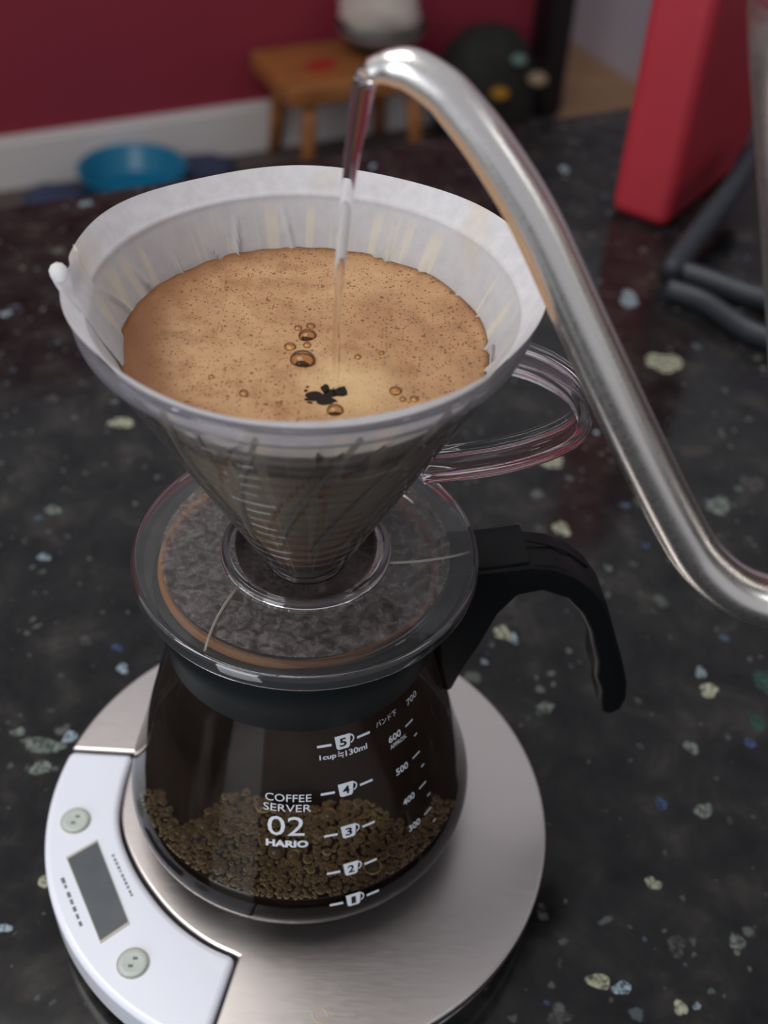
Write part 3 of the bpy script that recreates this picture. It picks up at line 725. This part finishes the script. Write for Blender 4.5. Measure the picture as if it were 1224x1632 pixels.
for a, b_ in zip(idx[:-1], idx[1:]):
    for k in range(nA): F_.append((a[k], a[(k + 1) % nA], b_[(k + 1) % nA], b_[k]))
crm = mobj('crema_surface', (V_, F_), M['crema'], sl)
rh = random.Random(9)
hole = [(5.0, -23.8, 3.0, 2.2, .2), (8.2, -22.4, 3.6, 2.9, .6), (11.4, -20.6, 2.8, 1.7, .5), (6.4, -19.6, 1.3, 1.5, 0), (7.6, -25.8, 3.0, 1.4, .1), (2.6, -25.4, .7, .5, 0), (3.4, -26.6, .7, .4, 0), (1.9, -21.6, .5, .4, 0), (2.2, -20.0, .4, .3, 0)]
for x, y, a, b_, ro in hole:
    mobj('dark_opening', blob(x, y, a, b_, ro, surf_z(x, y) + .08, rh, 16, .10), M['dark_hole'], crm, smooth=False)
for x, y, r in ((0, -9, 3.3), (.3, 1.8, 2.4), (-3.8, -3.4, 1.6), (.6, -2.3, 1.1), (-2.5, 5.4, 1.1), (.7, 6.9, 1.2), (9.8, -29.6, 2.1), (24.1, -20.4, 1.6), (28.8, -23.1, 1.1), (26.0, -23.4, .9), (-13, -25, 1.2), (-22, -18, .8), (14, -6, .9), (20, -3, .8), (-4, -28, .8)):
    z = surf_z(x, y)
    mobj('crema_bubble', icos((x, y, z + .1), r, 3, .62), M['bubble_clear'], crm)
    mobj('bubble_floor', blob(x, y - r * .5, r * .62, r * .30, 0, z + .05, rh, 14, .04), M['dark_hole'] if r > 2 else M['froth'], crm, smooth=False)

# ---------------------------------------------------------------- poured water
st = thing('water_stream', 'thin clear stream of water falling from the kettle spout into the coffee', 'water', (9.3, -19.5, CZ))
pts, rad = [], []
for j in range(41):
    u = j / 40; z = 304.0 - u * (304.0 - CZ + .5)
    pts.append((9.2 + 5.0 * (1 - u) ** 2.4 - .6 * u * (1 - u), -19.4 - .6 * (1 - u), z)); rad.append(.85 + 1.6 * (1 - u) ** 2.2 + .12 * math.sin(u * 16))
mobj('stream_body', tube(pts, rad, 18), M['water'], st)
mobj('water_lip', (lambda vf: vf)(icos((14.6, -20.2, 304.4), 2.4, 3, .8)), M['water'], st)

# ---------------------------------------------------------------- gooseneck kettle
kt = thing('gooseneck_kettle', 'satin steel gooseneck kettle tilted to pour from the right', 'kettle', (196, -52, 190))
sp = [((15.2, -20.2, 305.0), 2.6), ((17.2, -20.5, 305.9), 3.0), ((20.0, -21.0, 306.5), 3.8), ((23.6, -21.6, 306.3), 4.3), ((29.4, -22.7, 303.5), 4.65), ((33.2, -23.3, 300.3), 4.9), ((41.0, -24.8, 292.0), 5.2), ((51.5, -26.6, 277.9), 5.55), ((64.2, -28.8, 256.2), 5.95), ((76.9, -31.1, 234.4), 6.3), ((87.3, -32.9, 217.0), 6.5), ((97.9, -34.8, 200.3), 6.6), ((105.0, -36.0, 190.6), 6.65), ((114.5, -37.8, 182.8), 6.8), ((123.5, -39.2, 179.6), 7.0), ((132, -40.8, 180.4), 7.3), ((140, -42.2, 183.4), 8.2), ((148, -43.6, 187), 9.6)]
cp_ = catmull([p for p, _ in sp], 6); cr = [v[0] for v in catmull([(r, 0, 0) for _, r in sp], 6)]
spo = mobj('spout', tube(cp_, cr, 28, caps=True), M['kettle'], kt)
bh = Vector((math.cos(math.radians(10)), -math.sin(math.radians(10)), 0)); tl = math.radians(24)
ka = -math.sin(tl) * bh + Vector((0, 0, math.cos(tl))); ku = math.cos(tl) * bh + Vector((0, 0, math.sin(tl))); kv = ka.cross(ku)
KB = Vector((131, -40.5, 186)) - ka * 8 + ku * 60
def kl(prof, n=72):
    V, F = lathe(prof, (0, 0), n); return [KB + ku * x + kv * y + ka * z for x, y, z in V], F
mobj('body', kl([(0, 0), (40, 0), (46, 1.5), (50.5, 5), (54.5, 11), (57.6, 20), (59.3, 32), (58.6, 52), (56, 78), (52, 112), (48.6, 144), (47.2, 154), (46, 158)]), M['kettle'], kt)
lid = mobj('lid', kl([(46.6, 157.5), (46.2, 160.0), (40, 163.5), (24, 166.5), (0, 167.5)]), M['kettle'], kt)
mobj('knob', kl([(0, 167), (4, 167), (4.4, 172), (8.5, 175), (9.5, 180), (8, 184), (0, 185)], 32), M['black'], lid)
khp = [KB + ku * x + ka * z for x, z in ((46, 140), (62, 150), (84, 152), (102, 144), (108, 122), (104, 90), (96, 66), (90, 50))]
mobj('handle', tube(catmull(khp, 6), 7.5, 16, flat=(tuple(kv), 1.2, .75)), M['black'], kt)

# ---------------------------------------------------------------- things at the back
rc = Vector((213, 504, 0)); d1 = Vector((.56, .828, 0)); d2 = Vector((-.828, .56, 0))
ctr = rc + d1 * 72 + d2 * 23
rbx = thing('red_box', 'tall glossy red box standing on the counter behind the spout', 'box', (ctr.x, ctr.y, 0))
bevel(mobj('carton', box(ctr, d1, d2, 72, 23, .1, 330), M['red'], rbx, smooth=False), 9, 4)
mobj('top_flap', box(ctr, d1, d2, 66, 17, 330, 331.5), M['red'], rbx, smooth=False)
def strap(name, pts, r, label):
    o = thing(name, label, 'strap', (sum(p[0] for p in pts) / len(pts), sum(p[1] for p in pts) / len(pts), 0))
    mobj('webbing', tube(catmull(pts, 6), r, 14, flat=((0, 0, 1), 1.0, .72)), M['strap'], o); return o
s1 = strap('cable_bundle', [(276, 560, 34), (262, 528, 30), (240, 488, 24), (214, 446, 14), (204, 428, 9)], 11, 'thick dark grey cable leaning on the red box')
s2 = strap('cable_bundle', [(206, 436, 8.5), (228, 424, 8.5), (252, 408, 8.5), (282, 396, 8.5)], 8.4, 'dark grey cable lying straight in front of the red box')
s3 = strap('cable_bundle', [(200, 412, 7.5), (222, 398, 7.5), (245, 366, 7.5), (276, 350, 7.5)], 7.4, 'dark grey cable lying nearest the kettle body')

stl = thing('step_stool', 'small wooden step stool against the maroon wall', 'stool', tuple(room(1035, 2285, ZF)))
bevel(mobj('seat', box(room(1035, 2287, 0), E1, E2, 200, 128, -690, -640), M['stool'], stl, smooth=False), 12, 3)
for sa in (-1, 1):
    for sb in (-1, 1):
        p0, p1 = room(1035 + sa * 134, 2287 + sb * 92, -680), room(1035 + sa * 148, 2287 + sb * 112, ZF + .3)
        mobj('leg', tube([p0, p0.lerp(p1, .5), p1], [17, 17, 15], 14), M['stool'], stl)
mobj('seat_decal', blob(*(room(960, 2270, 0).xy), 46, 34, .5, -639.8, random.Random(2), 16, .5), M['redpatch'], stl, smooth=False)
bp = room(1135, 2310, -640)
bw = thing('stool_bowl', 'dark bowl standing on the wooden step stool', 'bowl', tuple(bp))
mobj('bowl_shell', lathe([(0, -639.4), (50, -639.4), (84, -620), (104, -577), (107, -570), (102, -571), (80, -616), (46, -632), (0, -633)], bp.xy, 48), M['greycloth'], bw)
mobj('pale_band', lathe([(95, -598), (103.5, -579), (105.5, -580), (97.5, -599)], bp.xy, 48, loop=True), M['greymetal'], bw)
cl = thing('cream_cloth', 'crumpled cream cloth heaped in the dark bowl on the stool', 'cloth', (bp.x, bp.y, -615))
def clr(r, z, t): return r * (1 + .09 * math.sin(3 * t + z * .05) + .06 * math.sin(7 * t + z * .11))
mobj('cloth_heap', lathe([(0, -610), (52, -604), (84, -580), (94, -552), (92, -528), (74, -504), (44, -488), (0, -482)], bp.xy, 60, rfun=clr), M['cream'], cl)

tb = room(492, 2290, ZF)
tbw = thing('teal_bowl', 'teal plastic bowl on the floor by the white skirting', 'bowl', tuple(tb))
mobj('shell', lathe([(0, ZF + .3), (98, ZF + .3), (107, ZF + 5), (123, ZF + 66), (127, ZF + 70), (128, ZF + 73), (124, ZF + 74), (118, ZF + 69), (104, ZF + 12), (94, ZF + 8), (0, ZF + 8)], tb.xy, 72), M['teal'], tbw)
for a, b_, la in ((320, 2330, 'crumpled blue grey cloth left of the teal bowl'), (690, 2365, 'crumpled blue grey cloth right of the teal bowl')):
    q = room(a, b_, ZF)
    o = thing('floor_cloth', la, 'cloth', tuple(q), 'cloths on the floor')
    mobj('cloth_folds', lathe([(0, ZF + .2), (70, ZF + .2), (78, ZF + 6), (60, ZF + 17), (30, ZF + 23), (0, ZF + 24)], q.xy, 48, rfun=clr), M['bluecloth'], o)
bgp = room(1445, 2322, ZF)
bag = thing('canvas_bag', 'dark green canvas bag slumped on the floor beside the black door jamb', 'bag', tuple(bgp))
def bgr(r, z, t): return r * (1 + .10 * math.cos(2 * (t - ANG)) * 1.6 + .05 * math.sin(5 * t + z * .02))
bs = mobj('bag_body', lathe([(0, ZF + .2), (95, ZF + .2), (112, ZF + 20), (118, ZF + 90), (112, ZF + 170), (92, ZF + 230), (58, ZF + 272), (0, ZF + 285)], bgp.xy, 60, rfun=lambda r, z, t: min(bgr(r, z, t), 140)), M['bag'], bag)
for a, b_, z, r, m_ in ((1478, 2220, -672, 20, 'bagmint'), (1420, 2199, -742, 24, 'bagyellow'), (1540, 2219, -728, 26, 'bagcream')):
    q = room(a, b_, z); mobj('patch', icos(q, r, 3, .62), M[m_], bag)
